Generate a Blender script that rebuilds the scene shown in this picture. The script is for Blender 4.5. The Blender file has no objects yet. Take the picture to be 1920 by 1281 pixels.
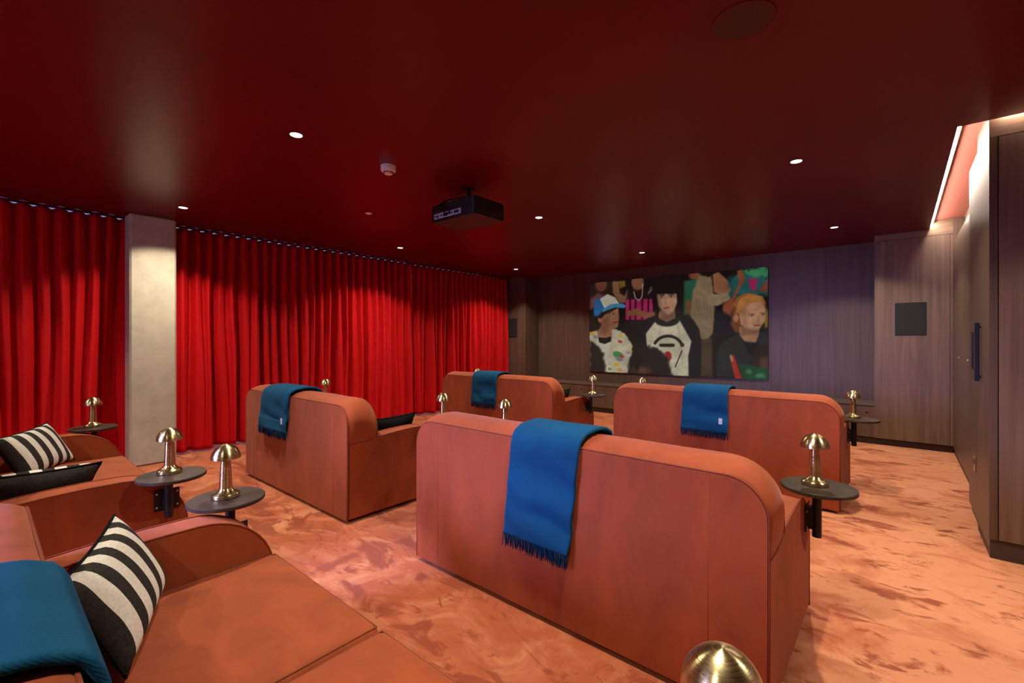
import bpy, bmesh, math, random
import numpy as np
from mathutils import Vector, Matrix, noise as mnoise
PI = math.pi
random.seed(7)
S = bpy.context.scene
COL = S.collection

# ---------------------------------------------------------------- camera
cd = bpy.data.cameras.new('camera'); cam = bpy.data.objects.new('camera', cd); COL.objects.link(cam)
cd.sensor_width = 36; cd.lens = 16.0; cd.clip_start = 0.02
YAW = math.atan(726 / 853.333)
cam.location = (0, 0, 1.30); cam.rotation_euler = (PI / 2, 0, YAW)
cd.shift_y = -2.5 / 1920
cd.dof.use_dof = False
S.camera = cam
# ---------------------------------------------------------------- view
S.view_settings.view_transform = 'Standard'; S.view_settings.look = 'None'
S.view_settings.gamma = 1; S.view_settings.use_curve_mapping = False
S.view_settings.exposure = 0.0
# ---------------------------------------------------------------- daylight
w = bpy.data.worlds.new('daylight'); S.world = w; w.use_nodes = True
bg = w.node_tree.nodes['Background']; bg.inputs[0].default_value = (0.46, 0.48, 1.0, 1); bg.inputs[1].default_value = 10.0

def portal(name, loc, rot, sx, sy):
    l = bpy.data.lights.new(name, 'AREA'); l.shape = 'RECTANGLE'; l.size = sx; l.size_y = sy
    l.cycles.is_portal = True
    o = bpy.data.objects.new(name, l); COL.objects.link(o); o.location = loc; o.rotation_euler = rot
portal('window_portal', (-3.1, -3.02, 1.55), (PI / 2, 0, PI), 1.5, 1.3)
portal('curtain_window_portal', (-6.66, 3.1, 1.3), (0, -PI / 2, 0), 2.3, 7.6)

wl = bpy.data.lights.new('added_window_beam', 'AREA'); wl.shape = 'RECTANGLE'; wl.size = 1.3; wl.size_y = 1.1  # added cool beam, aimed from the rear window at the centre sofa back
wl.energy = 42; wl.color = (0.43, 0.40, 1.0); wl.spread = math.radians(44)
wo = bpy.data.objects.new('added_window_beam', wl); COL.objects.link(wo); wo.location = (-3.1, -3.12, 1.80)
wo.rotation_euler = (Vector((-1.75, 1.7, 0.40)) - Vector(wo.location)).to_track_quat('-Z', 'Y').to_euler()

SPOT_W = 225.0
SPOTS = [(x, y) for x in (-5.35, -2.91, -0.57) for y in (-1.25, 1.31, 3.86, 6.40)] + [(1.25, 2.6)]
def spot(x, y, power):
    l = bpy.data.lights.new('downlight_beam', 'SPOT'); l.energy = power
    l.color = (1.0, 0.90, 0.70); l.spot_size = math.radians(128); l.spot_blend = 0.22; l.shadow_soft_size = 0.028
    l.use_nodes = True; nt = l.node_tree; em = nt.nodes['Emission']
    tc = nt.nodes.new('ShaderNodeTexCoord'); sp = nt.nodes.new('ShaderNodeSeparateXYZ')
    ab = nt.nodes.new('ShaderNodeMath'); ab.operation = 'ABSOLUTE'
    pw = nt.nodes.new('ShaderNodeMath'); pw.operation = 'POWER'; pw.inputs[1].default_value = 2.2
    nt.links.new(tc.outputs['Normal'], sp.inputs[0]); nt.links.new(sp.outputs['Z'], ab.inputs[0])
    nt.links.new(ab.outputs[0], pw.inputs[0]); nt.links.new(pw.outputs[0], em.inputs['Strength'])
    o = bpy.data.objects.new('downlight_beam', l); COL.objects.link(o); o.location = (x, y, 2.585)
for (x, y) in SPOTS: spot(x, y, SPOT_W)

# ================================================================ helpers
def link(o, parent=None):
    COL.objects.link(o)
    if parent is not None: o.parent = parent
    return o
def obj(name, bm, m, parent=None, smooth=False, recalc=True):
    if recalc: bmesh.ops.recalc_face_normals(bm, faces=bm.faces)
    me = bpy.data.meshes.new(name); bm.to_mesh(me); bm.free()
    for k in (m if isinstance(m, (list, tuple)) else [m]): me.materials.append(k)
    if smooth:
        for p in me.polygons: p.use_smooth = True
        if smooth is not True:
            me.set_sharp_from_angle(angle=math.radians(smooth))
    return link(bpy.data.objects.new(name, me), parent)
def thing(name, label, cat, loc=(0, 0, 0), rotz=0, group=None):
    o = bpy.data.objects.new(name, None); o.empty_display_size = 0.05; COL.objects.link(o)
    o.location = loc; o.rotation_euler = (0, 0, rotz)
    return tag(o, label, cat, group)
def tag(o, label, cat, group=None):
    o['label'] = label; o['category'] = cat
    if group: o['group'] = group
    return o
def struct(name, bm, m, parent=None, smooth=False):
    o = obj(name, bm, m, parent, smooth)
    if parent is None: o['kind'] = 'structure'
    return o
def box(bm, x0, x1, y0, y1, z0, z1, bev=0, seg=2):
    M = Matrix.Translation(((x0 + x1) / 2, (y0 + y1) / 2, (z0 + z1) / 2)) @ Matrix.Diagonal((abs(x1 - x0), abs(y1 - y0), abs(z1 - z0), 1))
    r = bmesh.ops.create_cube(bm, size=1, matrix=M)
    if bev > 0:
        es = list({e for v in r['verts'] for e in v.link_edges})
        bmesh.ops.bevel(bm, geom=es, offset=bev, segments=seg, profile=0.5, affect='EDGES')
    return bm
def nb(*a, **k): return box(bmesh.new(), *a, **k)
def lathe(bm, prof, n=48, c=(0, 0, 0), cap=True):
    rings = []
    for (r, z) in prof:
        if r < 1e-6: rings.append([bm.verts.new((c[0], c[1], c[2] + z))])
        else: rings.append([bm.verts.new((c[0] + r * math.cos(2 * PI * i / n), c[1] + r * math.sin(2 * PI * i / n), c[2] + z)) for i in range(n)])
    for a, b in zip(rings, rings[1:]):
        for i in range(n):
            j = (i + 1) % n
            if len(a) == 1 and len(b) == 1: continue
            if len(a) == 1: bm.faces.new((a[0], b[j], b[i]))
            elif len(b) == 1: bm.faces.new((a[i], a[j], b[0]))
            else: bm.faces.new((a[i], a[j], b[j], b[i]))
    if cap:
        if len(rings[0]) > 1: bm.faces.new(rings[0][::-1])
        if len(rings[-1]) > 1: bm.faces.new(rings[-1])
    return bm
def tube(bm, pts, r, n=6, closed=False, taper=None):
    pts = [Vector(p) for p in pts]; rings = []
    N = len(pts)
    up = Vector((0.31, 0.17, 0.93)).normalized()
    for i, p in enumerate(pts):
        a = pts[(i - 1) % N] if (closed or i > 0) else pts[0]
        b = pts[(i + 1) % N] if (closed or i < N - 1) else pts[-1]
        d = (b - a).normalized()
        u = d.cross(up)
        if u.length < 1e-3: u = d.cross(Vector((1, 0, 0)))
        u.normalize(); v = d.cross(u)
        rr = r if taper is None else r * taper[i]
        rings.append([bm.verts.new(p + (u * math.cos(2 * PI * k / n) + v * math.sin(2 * PI * k / n)) * rr) for k in range(n)])
    for i in range(N if closed else N - 1):
        a, b = rings[i], rings[(i + 1) % N]
        for k in range(n):
            j = (k + 1) % n; bm.faces.new((a[k], a[j], b[j], b[k]))
    if not closed:
        bm.faces.new(rings[0][::-1]); bm.faces.new(rings[-1])
    return bm
def grid(bm, P, nu, nv, closed_u=False):
    V = [[bm.verts.new(P(i / nu, j / nv)) for j in range(nv + 1)] for i in range(nu + (0 if closed_u else 1))]
    for i in range(nu):
        for j in range(nv):
            a = V[i]; b = V[(i + 1) % len(V)]
            bm.faces.new((a[j], b[j], b[j + 1], a[j + 1]))
    return V
def prism(bm, outline, axis, a, b):
    """outline list of 2D points extruded along axis from a to b"""
    def P(p, t):
        return {'x': (t, p[0], p[1]), 'y': (p[0], t, p[1]), 'z': (p[0], p[1], t)}[axis]
    A = [bm.verts.new(P(p, a)) for p in outline]; B = [bm.verts.new(P(p, b)) for p in outline]
    n = len(outline)
    for i in range(n): bm.faces.new((A[i], A[(i + 1) % n], B[(i + 1) % n], B[i]))
    bm.faces.new(A[::-1]); bm.faces.new(B)
    return bm

# ================================================================ materials
def newmat(name):
    m = bpy.data.materials.new(name); m.use_nodes = True
    nt = m.node_tree; return m, nt, nt.nodes['Principled BSDF']
def N(nt, t, **k):
    n = nt.nodes.new('ShaderNode' + t)
    for a, b in k.items(): setattr(n, a, b)
    return n
def L(nt, a, b): nt.links.new(a, b)
def noise(nt, scale, detail=4, rough=0.5, dist=0.0, vec=None, sc=(1, 1, 1)):
    n = N(nt, 'TexNoise'); n.inputs['Scale'].default_value = scale; n.inputs['Detail'].default_value = detail
    n.inputs['Roughness'].default_value = rough; n.inputs['Distortion'].default_value = dist
    mp = N(nt, 'Mapping'); mp.inputs['Scale'].default_value = sc
    if vec is None:
        tc = N(nt, 'TexCoord'); vec = tc.outputs['Object']
    L(nt, vec, mp.inputs[0]); L(nt, mp.outputs[0], n.inputs['Vector'])
    return n.outputs['Fac']
def ramp(nt, fac, stops, interp='LINEAR'):
    r = N(nt, 'ValToRGB'); cr = r.color_ramp; cr.interpolation = interp
    while len(cr.elements) < len(stops): cr.elements.new(0.5)
    for e, (p, c) in zip(cr.elements, stops):
        e.position = p; e.color = (c if isinstance(c, tuple) else (c, c, c)) + (1,)
    L(nt, fac, r.inputs[0]); return r.outputs[0]
def mix(nt, f, a, b, mode='MIX'):
    m = N(nt, 'Mix'); m.data_type = 'RGBA'; m.blend_type = mode
    for s, v in ((0, f), (6, a), (7, b)):
        if hasattr(v, 'links'): L(nt, v, m.inputs[s])
        elif s == 0: m.inputs[0].default_value = v
        else: m.inputs[s].default_value = tuple(v) + (1,)
    return m.outputs[2]
def bump(nt, p, h, strength, dist=0.01):
    b = N(nt, 'Bump'); b.inputs['Strength'].default_value = strength; b.inputs['Distance'].default_value = dist
    L(nt, h, b.inputs['Height']); L(nt, b.outputs[0], p.inputs['Normal'])
def simple(name, col, rough=0.5, metal=0.0, var=0.12, nscale=30, spec=0.5, bmp=0.0, sheen=0.0, coat=0.0):
    m, nt, p = newmat(name)
    f = noise(nt, nscale, 4)
    c = ramp(nt, f, [(0.3, tuple(v * (1 - var) for v in col)), (0.7, tuple(min(1, v * (1 + var)) for v in col))])
    L(nt, c, p.inputs['Base Color'])
    p.inputs['Roughness'].default_value = rough; p.inputs['Metallic'].default_value = metal
    p.inputs['Specular IOR Level'].default_value = spec
    if sheen: p.inputs['Sheen Weight'].default_value = sheen; p.inputs['Sheen Tint'].default_value = tuple(min(1, v * 1.5) for v in col) + (1,)
    if bmp: bump(nt, p, f, bmp)
    return m

def velvet(name, col, streak=0.18, sheen=0.5):
    m, nt, p = newmat(name)
    a = noise(nt, 3.0, 5, 0.6, 0.8, sc=(1.6, 1.6, 0.7))
    b = noise(nt, 40, 3, 0.5)
    dark = tuple(v * (1 - streak) for v in col); light = tuple(min(1, v * (1 + streak)) for v in col)
    c = ramp(nt, a, [(0.3, dark), (0.52, col), (0.75, light)])
    c2 = mix(nt, 0.12, c, ramp(nt, b, [(0.3, dark), (0.7, light)]))
    L(nt, c2, p.inputs['Base Color'])
    p.inputs['Roughness'].default_value = 0.75; p.inputs['Specular IOR Level'].default_value = 0.25
    p.inputs['Sheen Weight'].default_value = sheen; p.inputs['Sheen Roughness'].default_value = 0.4
    p.inputs['Sheen Tint'].default_value = tuple(min(1, v * 1.1 + 0.30) for v in col) + (1,)
    bump(nt, p, a, 0.12, 0.02)
    return m

M = {}
M['sofa'] = velvet('terracotta_velvet', (0.29, 0.055, 0.015), 0.26, 0.28)
M['piping'] = velvet('terracotta_piping', (0.20, 0.04, 0.014), 0.1, 0.05)
M['curtain'] = velvet('red_velvet', (0.52, 0.0006, 0.003), 0.12, 0.0)
M['black'] = simple('black_metal', (0.012, 0.013, 0.015), 0.42, 0.3)
M['black_fabric'] = simple('black_fabric', (0.0045, 0.0045, 0.0045), 0.95, var=0.3, sheen=0.0, spec=0.12, bmp=0.1, nscale=9)
M['projector'] = simple('projector_black_plastic', (0.008, 0.008, 0.009), 0.45)
M['port'] = simple('port_panel_grey', (0.42, 0.5, 0.62), 0.5)
M['grill'] = simple('speaker_cloth_black', (0.01, 0.01, 0.011), 0.8, nscale=300, var=0.4)
M['white'] = simple('white_plastic', (0.78, 0.76, 0.75), 0.4)
M['label'] = simple('woven_label', (0.45, 0.55, 0.62), 0.8, nscale=200, var=0.3)
M['dark'] = simple('dark_plinth', (0.05, 0.03, 0.024), 0.6)
M['trimring'] = simple('downlight_ring', (0.03, 0.012, 0.012), 0.4)
M['soffit'] = simple('added_pale_soffit', (0.7, 0.7, 0.72), 0.8)
M['aluminium'] = simple('aluminium_profile', (0.75, 0.73, 0.7), 0.35, 0.6)

def m_brass():
    m, nt, p = newmat('brushed_brass')
    f = noise(nt, 60, 3, 0.5, sc=(1, 1, 14))
    L(nt, ramp(nt, f, [(0.2, (0.50, 0.39, 0.19)), (0.8, (0.66, 0.53, 0.29))]), p.inputs['Base Color'])
    p.inputs['Metallic'].default_value = 1; p.inputs['Anisotropic'].default_value = 0.75; p.inputs['Anisotropic Rotation'].default_value = 0.25
    tg = N(nt, 'Tangent'); tg.direction_type = 'RADIAL'; tg.axis = 'Z'; L(nt, tg.outputs[0], p.inputs['Tangent'])
    L(nt, ramp(nt, f, [(0.2, 0.24), (0.8, 0.34)]), p.inputs['Roughness'])
    return m
M['brass'] = m_brass()

def m_throw():
    m, nt, p = newmat('blue_wool')
    tc = N(nt, 'TexCoord')
    wv = N(nt, 'TexWave'); wv.inputs['Scale'].default_value = 90; wv.inputs['Distortion'].default_value = 1.5; wv.bands_direction = 'DIAGONAL'
    L(nt, tc.outputs['Object'], wv.inputs[0])
    f = noise(nt, 6, 4)
    c = ramp(nt, f, [(0.3, (0.001, 0.040, 0.095)), (0.7, (0.002, 0.062, 0.145))])
    c2 = mix(nt, 0.18, c, ramp(nt, wv.outputs['Fac'], [(0.2, (0.001, 0.03, 0.075)), (0.8, (0.004, 0.085, 0.19))]))
    L(nt, c2, p.inputs['Base Color']); p.inputs['Roughness'].default_value = 0.9
    p.inputs['Specular IOR Level'].default_value = 0.15
    p.inputs['Sheen Weight'].default_value = 0.25; p.inputs['Sheen Tint'].default_value = (0.03, 0.22, 0.45, 1)
    bump(nt, p, wv.outputs['Fac'], 0.15, 0.003)
    return m
M['throw'] = m_throw()
M['fringe'] = simple('blue_wool_fringe', (0.001, 0.022, 0.055), 0.95, spec=0.1)

def m_wood(name, light, dark, fine=1.0, cath=0.5, board=0.6, axis='z'):
    m, nt, p = newmat(name)
    tc = N(nt, 'TexCoord')
    geo = N(nt, 'NewGeometry')
    sp = N(nt, 'SeparateXYZ'); L(nt, geo.outputs['Position'], sp.inputs[0])
    # board index along x+y
    ad = N(nt, 'Math', operation='ADD'); L(nt, sp.outputs['X'], ad.inputs[0]); L(nt, sp.outputs['Y'], ad.inputs[1])
    dv = N(nt, 'Math', operation='DIVIDE'); L(nt, ad.outputs[0], dv.inputs[0]); dv.inputs[1].default_value = board
    fl = N(nt, 'Math', operation='FLOOR'); L(nt, dv.outputs[0], fl.inputs[0])
    ml = N(nt, 'Math', operation='MULTIPLY'); L(nt, fl.outputs[0], ml.inputs[0]); ml.inputs[1].default_value = 3.71
    cb = N(nt, 'CombineXYZ'); L(nt, ml.outputs[0], cb.inputs[0]); L(nt, ml.outputs[0], cb.inputs[2])
    va = N(nt, 'VectorMath', operation='ADD'); L(nt, geo.outputs['Position'], va.inputs[0]); L(nt, cb.outputs[0], va.inputs[1])
    v = va.outputs[0]
    g = (22, 22, 0.9) if axis == 'z' else (0.9, 22, 22)
    g2 = (70, 70, 1.2) if axis == 'z' else (1.2, 70, 70)
    g3 = (5.0, 5.0, 0.28) if axis == 'z' else (0.55, 5.5, 5.5)
    n1 = noise(nt, 1.0, 6, 0.65, 0.2, vec=v, sc=g)
    n2 = noise(nt, 1.0, 3, 0.6, 0.0, vec=v, sc=g2)
    n3 = noise(nt, 1.0, 2, 0.4, 0.35, vec=v, sc=g3)
    # cathedral figure: rings of a smooth noise
    m3 = N(nt, 'Math', operation='MULTIPLY'); L(nt, n3, m3.inputs[0]); m3.inputs[1].default_value = 26
    sn = N(nt, 'Math', operation='SINE'); L(nt, m3.outputs[0], sn.inputs[0])
    c1 = ramp(nt, n1, [(0.28, dark), (0.5, tuple((a + b) / 2 for a, b in zip(light, dark))), (0.72, light)])
    c2 = mix(nt, 0.4 * fine, c1, ramp(nt, n2, [(0.3, dark), (0.7, light)]))
    c3 = mix(nt, 0.45 * cath, c2, ramp(nt, sn.outputs[0], [(0.0, tuple(x * 0.75 for x in dark)), (0.6, light)]))
    L(nt, c3, p.inputs['Base Color']); p.inputs['Roughness'].default_value = 0.42
    p.inputs['Specular IOR Level'].default_value = 0.4
    bump(nt, p, n2, 0.08, 0.002)
    return m
M['wood'] = m_wood('walnut_panel_dimmed', (0.150, 0.094, 0.064), (0.058, 0.034, 0.024), 1.0, 0.18, 0.62)  # same walnut as the fronts, darkened in colour for the wall's dimmer light
M['wood_fig'] = m_wood('figured_walnut', (0.215, 0.138, 0.094), (0.105, 0.062, 0.042), 0.8, 0.38, 0.9)
M['wood_h'] = m_wood('walnut_header', (0.235, 0.150, 0.102), (0.105, 0.062, 0.042), 0.6, 0.5, 50, axis='x')

def m_carpet():
    m, nt, p = newmat('peach_velvet_pile')
    tc = N(nt, 'TexCoord'); v = tc.outputs['Object']
    big = noise(nt, 0.9, 3, 0.5, 0.3, vec=v)
    mid = noise(nt, 2.6, 6, 0.62, 1.1, vec=v, sc=(1, 1.25, 1))
    mk = noise(nt, 3.4, 6, 0.6, 0.9, vec=v, sc=(0.75, 1.5, 1))
    fine = noise(nt, 260, 2, 0.6, vec=v); mk2 = noise(nt, 8.5, 5, 0.6, 0.8, vec=v, sc=(0.7, 1.6, 1))
    light = (0.60, 0.245, 0.130); med = (0.33, 0.068, 0.025); dark = (0.17, 0.018, 0.010)
    # region where the pile is more brushed about (aisle between the sofas)
    sp = N(nt, 'SeparateXYZ'); L(nt, v, sp.inputs[0])
    mr = N(nt, 'MapRange'); L(nt, sp.outputs['X'], mr.inputs[0])
    mr.inputs[1].default_value = -0.9; mr.inputs[2].default_value = 0.1; mr.inputs[3].default_value = -0.28; mr.inputs[4].default_value = 1.0
    sh = N(nt, 'Math', operation='MULTIPLY'); L(nt, mr.outputs[0], sh.inputs[0]); sh.inputs[1].default_value = 0.17
    m2 = N(nt, 'Math', operation='ADD'); L(nt, mid, m2.inputs[0]); L(nt, sh.outputs[0], m2.inputs[1])
    c = ramp(nt, m2.outputs[0], [(0.40, med), (0.54, tuple((a + b) / 2 for a, b in zip(light, med))), (0.64, light)])
    sh2 = N(nt, 'Math', operation='MULTIPLY'); L(nt, mr.outputs[0], sh2.inputs[0]); sh2.inputs[1].default_value = 0.035
    k2 = N(nt, 'Math', operation='SUBTRACT'); L(nt, mk, k2.inputs[0]); L(nt, sh2.outputs[0], k2.inputs[1])
    mask = ramp(nt, k2.outputs[0], [(0.53, 0.0), (0.60, 0.9)])
    c = mix(nt, mask, c, dark)
    c = mix(nt, ramp(nt, mk2, [(0.60, 0.0), (0.66, 0.8)]), c, dark)
    c = mix(nt, ramp(nt, mk2, [(0.30, 0.30), (0.42, 0.0)]), c, med)
    c = mix(nt, ramp(nt, big, [(0.35, 0.28), (0.6, 0.0)]), c, med)
    c = mix(nt, 0.15, c, ramp(nt, fine, [(0.3, med), (0.7, light)]))
    L(nt, c, p.inputs['Base Color']); p.inputs['Roughness'].default_value = 0.85
    p.inputs['Specular IOR Level'].default_value = 0.15
    p.inputs['Sheen Weight'].default_value = 0.25; p.inputs['Sheen Tint'].default_value = (1, 0.6, 0.4, 1)
    bump(nt, p, fine, 0.35, 0.004)
    return m
M['carpet'] = m_carpet()

def m_ceiling():
    m, nt, p = newmat('oxblood_satin_paint')
    f = noise(nt, 1.5, 3)
    L(nt, ramp(nt, f, [(0.3, (0.105, 0.0015, 0.004)), (0.7, (0.125, 0.002, 0.0055))]), p.inputs['Base Color'])
    p.inputs['Roughness'].default_value = 0.34; p.inputs['Specular IOR Level'].default_value = 0.22
    bump(nt, p, noise(nt, 220, 2), 0.03, 0.002)
    return m
M['ceiling'] = m_ceiling()

def m_concrete():
    m, nt, p = newmat('pale_concrete')
    a = noise(nt, 6, 8, 0.65, 0.3); b = noise(nt, 1.7, 3, 0.5); c = noise(nt, 90, 3)
    col = ramp(nt, a, [(0.3, (0.36, 0.32, 0.24)), (0.6, (0.45, 0.40, 0.31))])
    col = mix(nt, ramp(nt, b, [(0.5, 0.0), (0.75, 0.35)]), col, (0.31, 0.28, 0.21))
    L(nt, col, p.inputs['Base Color']); p.inputs['Roughness'].default_value = 0.85
    bump(nt, p, c, 0.12, 0.004)
    return m
M['concrete'] = m_concrete()

def m_tabletop():
    m, nt, p = newmat('smoked_stone_top')
    a = noise(nt, 14, 6, 0.6, 1.0)
    L(nt, ramp(nt, a, [(0.3, (0.026, 0.018, 0.013)), (0.7, (0.065, 0.042, 0.030))]), p.inputs['Base Color'])
    p.inputs['Roughness'].default_value = 0.45; p.inputs['Specular IOR Level'].default_value = 0.18
    return m
M['top'] = m_tabletop()

def m_stripe(name, width, axis=0, phase=0.0):
    m, nt, p = newmat(name)
    tc = N(nt, 'TexCoord'); sp = N(nt, 'SeparateXYZ'); L(nt, tc.outputs['Object'], sp.inputs[0])
    nz = noise(nt, 5, 2); ns = N(nt, 'Math', operation='MULTIPLY'); L(nt, nz, ns.inputs[0]); ns.inputs[1].default_value = 0.02
    ad = N(nt, 'Math', operation='ADD'); L(nt, sp.outputs[axis], ad.inputs[0]); L(nt, ns.outputs[0], ad.inputs[1])
    a2 = N(nt, 'Math', operation='ADD'); L(nt, ad.outputs[0], a2.inputs[0]); a2.inputs[1].default_value = 5 + phase
    md = N(nt, 'Math', operation='MODULO'); L(nt, a2.outputs[0], md.inputs[0]); md.inputs[1].default_value = width * 2
    gt = N(nt, 'Math', operation='GREATER_THAN'); L(nt, md.outputs[0], gt.inputs[0]); gt.inputs[1].default_value = width
    fb = noise(nt, 120, 2)
    wt = ramp(nt, fb, [(0.3, (0.60, 0.56, 0.50)), (0.7, (0.72, 0.68, 0.62))])
    bk = ramp(nt, fb, [(0.3, (0.014, 0.012, 0.011)), (0.7, (0.03, 0.027, 0.024))])
    # the back of the cushion is plain black: local z < 0
    zz = N(nt, 'Math', operation='GREATER_THAN'); L(nt, sp.outputs['Z'], zz.inputs[0]); zz.inputs[1].default_value = 0.0
    f = N(nt, 'Math', operation='MULTIPLY'); L(nt, gt.outputs[0], f.inputs[0]); L(nt, zz.outputs[0], f.inputs[1])
    L(nt, mix(nt, f.outputs[0], bk, wt), p.inputs['Base Color'])
    p.inputs['Roughness'].default_value = 0.85; p.inputs['Specular IOR Level'].default_value = 0.2
    bump(nt, p, noise(nt, 7, 4, 0.6, 0.6), 0.25, 0.02)
    return m
M['stripe'] = m_stripe('black_white_stripe', 0.047, 0, 0.02)

def emit(name, col, s):
    m = bpy.data.materials.new(name); m.use_nodes = True; nt = m.node_tree
    nt.nodes.remove(nt.nodes['Principled BSDF']); e = N(nt, 'Emission')
    e.inputs[0].default_value = tuple(col) + (1,); e.inputs[1].default_value = s
    L(nt, e.outputs[0], nt.nodes['Material Output'].inputs[0]); return m
M['lens'] = emit('downlight_lens', (1.0, 0.86, 0.68), 6.0)
M['led'] = emit('led_diffuser', (1.0, 0.83, 0.68), 75.0)

M['led2'] = emit('led_diffuser_added', (1.0, 0.80, 0.62), 110.0)
def m_glass(name, tint):
    m = bpy.data.materials.new(name); m.use_nodes = True; nt = m.node_tree
    nt.nodes.remove(nt.nodes['Principled BSDF'])
    t = N(nt, 'BsdfTransparent'); t.inputs[0].default_value = (tint, tint, tint, 1); g = N(nt, 'BsdfGlossy'); g.inputs['Roughness'].default_value = 0.02
    mx = N(nt, 'MixShader'); mx.inputs[0].default_value = 0.08
    L(nt, t.outputs[0], mx.inputs[1]); L(nt, g.outputs[0], mx.inputs[2]); L(nt, mx.outputs[0], nt.nodes['Material Output'].inputs[0])
    return m
M['glass'] = m_glass('window_glass', 1.0); M['glass_dark'] = m_glass('dimmed_window_glass', 0.5)  # curtain window glass is darkened to hold back its daylight
M['plaster'] = simple('dark_red_plaster', (0.14, 0.02, 0.02), 0.7)
M['frame'] = simple('window_frame_grey', (0.12, 0.12, 0.12), 0.5)

# ================================================================ the room
H = 2.60
struct('floor', nb(-6.75, 2.1, -3.1, 7.95, -0.1, 0.0), M['carpet'])
def slab(bm, poly, z0, z1): return prism(bm, poly, 'z', z0, z1)
LX = 0.272      # left edge of the light trough
bm = bmesh.new()
slab(bm, [(-6.32, -3.1), (2.1, -3.1), (2.1, 3.875), (LX, 3.875), (LX, 7.95), (-6.32, 7.95)], H, H + 0.03)
struct('ceiling', bm, M['ceiling'])
struct('trim_1', nb(-6.75, -6.3201, -3.1, 7.95, H, H + 0.03), M['soffit'])  # pale strip added to catch daylight leaking over the curtain tops
# raised trough ceiling over the right-hand passage; strip light painted into its paler red
struct('trim_2', nb(LX + 0.002, 2.1, 3.80, 7.95, 2.70, 2.73), simple('ceiling_red_lit', (0.34, 0.10, 0.075), 0.5))
struct('trim_5', nb(0.4725, 0.558, 7.251, 7.27, 2.4205, 2.699), M['wood'])
struct('trim_3', nb(LX - 0.02, LX, 3.875, 7.95, H + 0.031, 2.70), M['ceiling'])
struct('trim_4', nb(LX - 0.02, 2.1, 3.85, 3.873, H + 0.031, 2.70), M['ceiling'])

def wall_hole(x0, x1, z0, z1, hx0, hx1, hz0, hz1, axis, t0, t1):
    bm = bmesh.new()
    rects = [(x0, hx0, z0, z1), (hx1, x1, z0, z1), (hx0, hx1, z0, hz0), (hx0, hx1, hz1, z1)]
    for a, b, c, d in rects:
        if axis == 'y': box(bm, a, b, t0, t1, c, d)
        else: box(bm, t0, t1, a, b, c, d)
    return bm
# window wall behind the curtains
struct('wall_left', wall_hole(-3.1, 7.95, 0, H, -0.7, 6.9, 0.15, 2.45, 'x', -6.75, -6.65), M['plaster'])
bm = bmesh.new()
for y in (-0.7, 1.2, 3.1, 5.0, 6.86): box(bm, -6.72, -6.67, y, y + 0.04, 0.15, 2.45)
for z in (0.15, 2.41): box(bm, -6.72, -6.67, -0.7, 6.9, z, z + 0.04)
w1 = struct('window_1', bm, M['frame'])
obj('pane', nb(-6.70, -6.695, -0.66, 6.86, 0.19, 2.41), M['glass_dark'], w1)
# rear wall with a window
struct('wall_rear', wall_hole(-6.65, 2.0, 0, H, -3.85, -2.35, 0.9, 2.2, 'y', -3.1, -3.0), M['plaster'])
bm = bmesh.new()
for x in (-3.85, -3.12, -2.39): box(bm, x, x + 0.04, -3.08, -3.03, 0.9, 2.2)
for z in (0.9, 2.16): box(bm, -3.85, -2.35, -3.08, -3.03, z, z + 0.04)
w2 = struct('window_2', bm, M['frame'])
obj('pane', nb(-3.81, -2.39, -3.06, -3.055, 0.94, 2.16), M['glass'], w2)
struct('wall_side', nb(2.0, 2.1, -3.1, 3.9, 0, H), M['plaster'])
# screen wall
struct('wall_back', nb(-6.65, 1.0, 7.70, 7.80, 0, 2.73), M['wood'])

# tall fronts either side of the screen
def tall_unit(name, label, x0, x1, seam, top):
    t = thing(name, label, 'cupboard', ((x0 + x1) / 2, 7.25, 0))
    c = (x0 + x1) / 2
    obj('carcass', nb(x0 - c, x1 - c, 0.022, 0.448, 0.085, top), M['wood'], t)
    if seam:
        obj('door', nb(x0 - c, seam - c - 0.002, 0, 0.02, 0.085, 2.52), M['wood_fig'], t)
        obj('door', nb(seam - c + 0.002, x1 - c, 0, 0.02, 0.085, 2.52), M['wood_fig'], t)
        obj('header_panel', nb(x0 - c, x1 - c, 0, 0.02, 2.524, top), M['wood_h'], t)
    else:
        obj('door', nb(x0 - c, x1 - c, 0, 0.02, 0.085, top), M['wood'], t)
    obj('plinth', nb(x0 - c, x1 - c, 0.05, 0.448, 0, 0.083), M['dark'], t)
    return t
tall_unit('tall_cupboard', 'walnut floor-to-ceiling cupboard front right of the projection screen with a black speaker', -0.235, 0.4715, 0.445, 2.699)
tall_unit('tall_cupboard', 'dark walnut floor-to-ceiling cupboard front between the curtains and the screen', -6.50, -5.81, None, 2.598)
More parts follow.
